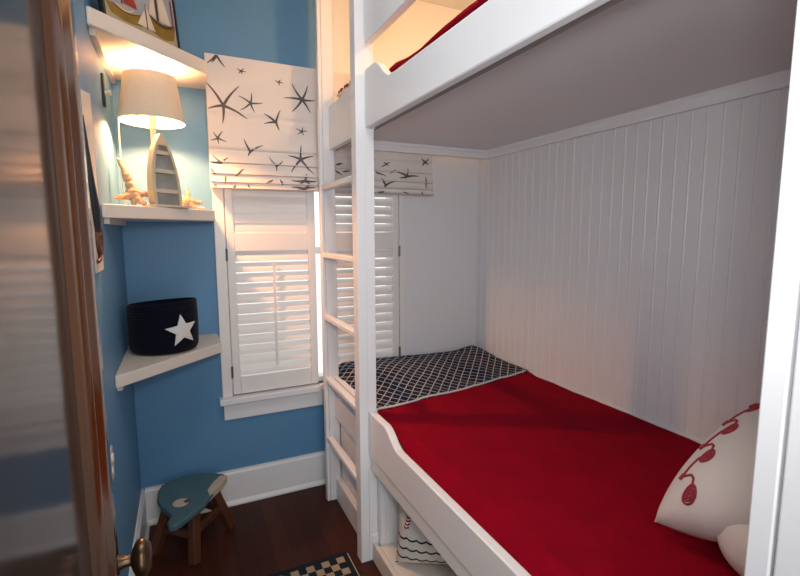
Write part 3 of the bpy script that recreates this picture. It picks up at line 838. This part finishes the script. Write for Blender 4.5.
def bar(bm, a, b, w, h):
    a, b = Vector(a), Vector(b); d = (b-a).normalized(); s = d.cross(Vector((0, 0, 1))).normalized() if abs(d.z) < .95 else Vector((1, -.85, 0)).normalized()
    if abs(d.z) > .6: s = Vector((.75, .66, 0)); s = (s-d*s.dot(d)).normalized()
    u = s.cross(d).normalized()
    vv = [bm.verts.new(p+s*w/2*i+u*h/2*j) for p in (a, b) for i in (-1, 1) for j in (-1, 1)]
    for f in ((0, 1, 3, 2), (4, 6, 7, 5), (0, 4, 5, 1), (2, 3, 7, 6), (0, 2, 6, 4), (1, 5, 7, 3)): bm.faces.new([vv[k] for k in f])
for i in range(4):
    bm = BM(); bar(bm, legpt(i, 0)+Vector((0, 0, .003)), legpt(i, 1), .042, .042); obj('leg', bm, M['stool_wood'], st, bevel=.004)
for i in range(4):
    j = (i+1) % 4; bm = BM(); t = .52 if i != 1 else .56
    bar(bm, legpt(i, t), legpt(j, t), .022, .036); obj('stretcher', bm, M['stool_wood'], st, bevel=.003)

# ------------------------------------------------------------------ rug
bm = BM(); bx(bm, -.60, 0, -1.08, 0, .001, .010)
rug = obj('rug', bm, M['rug'], None, bevel=.003); rug.location = (.655, 2.005, 0)
tag(rug, 'navy rug with cream diamond checks on the wooden floor', 'rug')
bm = BM(); tube(bm, [(-.004, -1.078+.02*k, .0098) for k in range(54)], .0022, 6); o = obj('bound_edge', bm, M['whale_cream'], None); o.parent = rug

# ------------------------------------------------------------------ open door at the near left
door = thing('door_1', 'open dark wooden door with glossy panel and bronze knob', None, (-.12, .86, 0), kind='structure')
DX = -.122; YE = .862; t = .035
bm = BM(); bx(bm, DX-t+.004, DX-.004, .02, .70, .22, 2.0)
o = obj('door_panel', bm, M['door_panel'], door); o['label'] = 'glossy dark panel mirroring the window'
bm = BM(); bx(bm, DX-t, DX, .735, YE, .02, 2.12); bx(bm, DX-t, DX, -.04, .03, .02, 2.12); bx(bm, DX-t, DX, .03, .735, .02, .24); bx(bm, DX-t, DX, .03, .735, 1.99, 2.12)
obj('door_frame', bm, M['stile_wood'], door, bevel=.002)
bm = BM()     # rounded moulding between panel and stile
def mould(prof_y, z0, z1):
    prism(bm, [(DX-.004+d, y) for y, d in prof_y], z0, z1)
pf = [(.672, 0), (.676, .010), (.684, .016), (.692, .0155), (.697, .011), (.703, .012), (.712, .0185), (.722, .0215), (.732, .019), (.739, .012), (.742, .004)]
mould(pf, .23, 2.0)
obj('moulding', bm, M['door_wood'], door, smooth=50)
kn = Vector((DX, .785, 1.043))
bm = BM(); bx(bm, DX, DX+.004, .765, .808, .985, 1.105); obj('knob_plate', bm, M['bronze'], door, bevel=.002)
bm = BM(); lathe(bm, [(.013, DX+.004), (.011, DX+.012), (.0085, DX+.018), (.0085, DX+.026), (.016, DX+.029), (.026, DX+.034), (.0295, DX+.041), (.028, DX+.048), (.018, DX+.054), (.004, DX+.056)], (0, kn.y, kn.z), 32, 'x')
obj('door_knob', bm, M['bronze'], door, smooth=60)

# ------------------------------------------------------------------ light
def area(name, loc, rot, sx, sy, power, col):
    l = bpy.data.lights.new(name, 'AREA'); l.shape = 'RECTANGLE'; l.size = sx; l.size_y = sy; l.energy = power; l.color = col
    o = bpy.data.objects.new(name, l); C.objects.link(o); o.location = loc; o.rotation_euler = rot; return o
def point(name, loc, power, col, r=.04):
    l = bpy.data.lights.new(name, 'POINT'); l.energy = power; l.color = col; l.shadow_soft_size = r
    o = bpy.data.objects.new(name, l); C.objects.link(o); o.location = loc; return o
point('lamp_light', (LX, LY, 2.185), 17.0, (1, .50, .22), .025)
point('lamp_light', (LX, LY, 2.10), 50.0, (1, .43, .17), .025)
point('upper_bunk_light', (1.35, 1.6, 2.75), 24.0, (1, .57, .22), .08)
area('room_ceiling_light', (.25, 1.0, 2.90), (0, 0, 0), .5, .5, 9, (1, .95, .90))
def aim(o, tgt): o.rotation_euler = (Vector(tgt)-o.location).to_track_quat('-Z', 'Y').to_euler()
h = area('rear_fill', (.15, -1.0, 1.45), (0, 0, 0), 1.3, 1.9, 22, (.97, .985, 1)); aim(h, (1.0, 2.3, 1.3))  # soft fill added behind the camera, no hall lamp modelled

fl = area('camera_flash_fill', (.08, .03, 1.74), (0, 0, 0), 0.22, .16, 5.9, (.97, .985, 1)); aim(fl, (1.15, 1.75, 1.45)); fl.data.spread = math.radians(118)  # flash-like fill added beside the camera to brighten the bunk interior

w = bpy.data.worlds.new('world'); bpy.context.scene.world = w; w.use_nodes = True
nt = w.node_tree; bgn = nt.nodes['Background']
sky = nt.nodes.new('ShaderNodeTexCoord'); sep = nt.nodes.new('ShaderNodeSeparateXYZ'); ramp = nt.nodes.new('ShaderNodeMapRange')
nt.links.new(sky.outputs['Generated'], sep.inputs[0]); nt.links.new(sep.outputs[1], ramp.inputs[0])
ramp.inputs[1].default_value = 0; ramp.inputs[2].default_value = .5; ramp.inputs[3].default_value = .35; ramp.inputs[4].default_value = 1.25
bgn.inputs[0].default_value = (1, .985, .97, 1); nt.links.new(ramp.outputs[0], bgn.inputs[1])

# ------------------------------------------------------------------ camera
cam = bpy.data.cameras.new('camera'); co = bpy.data.objects.new('camera', cam); C.objects.link(co)
cam.sensor_width = 36; cam.lens = 464.9/800*36; cam.clip_start = .01
yaw, pit, rol = math.radians(25.22), math.radians(6.884), math.radians(-.178)
fw = Vector((math.sin(yaw)*math.cos(pit), math.cos(yaw)*math.cos(pit), -math.sin(pit)))
r = Vector((math.cos(yaw), -math.sin(yaw), 0)); u = r.cross(fw)
r2 = r*math.cos(rol)+u*math.sin(rol); u2 = -r*math.sin(rol)+u*math.cos(rol)
co.matrix_world = Matrix.Translation((0, 0, 1.55)) @ Matrix((r2, u2, -fw)).transposed().to_4x4()
sc = bpy.context.scene; sc.camera = co
sc.cycles.use_denoising = True
sc.cycles.max_bounces = 8
sc.cycles.sample_clamp_indirect = 4
sc.view_settings.view_transform = 'Standard'
sc.view_settings.look = 'None'
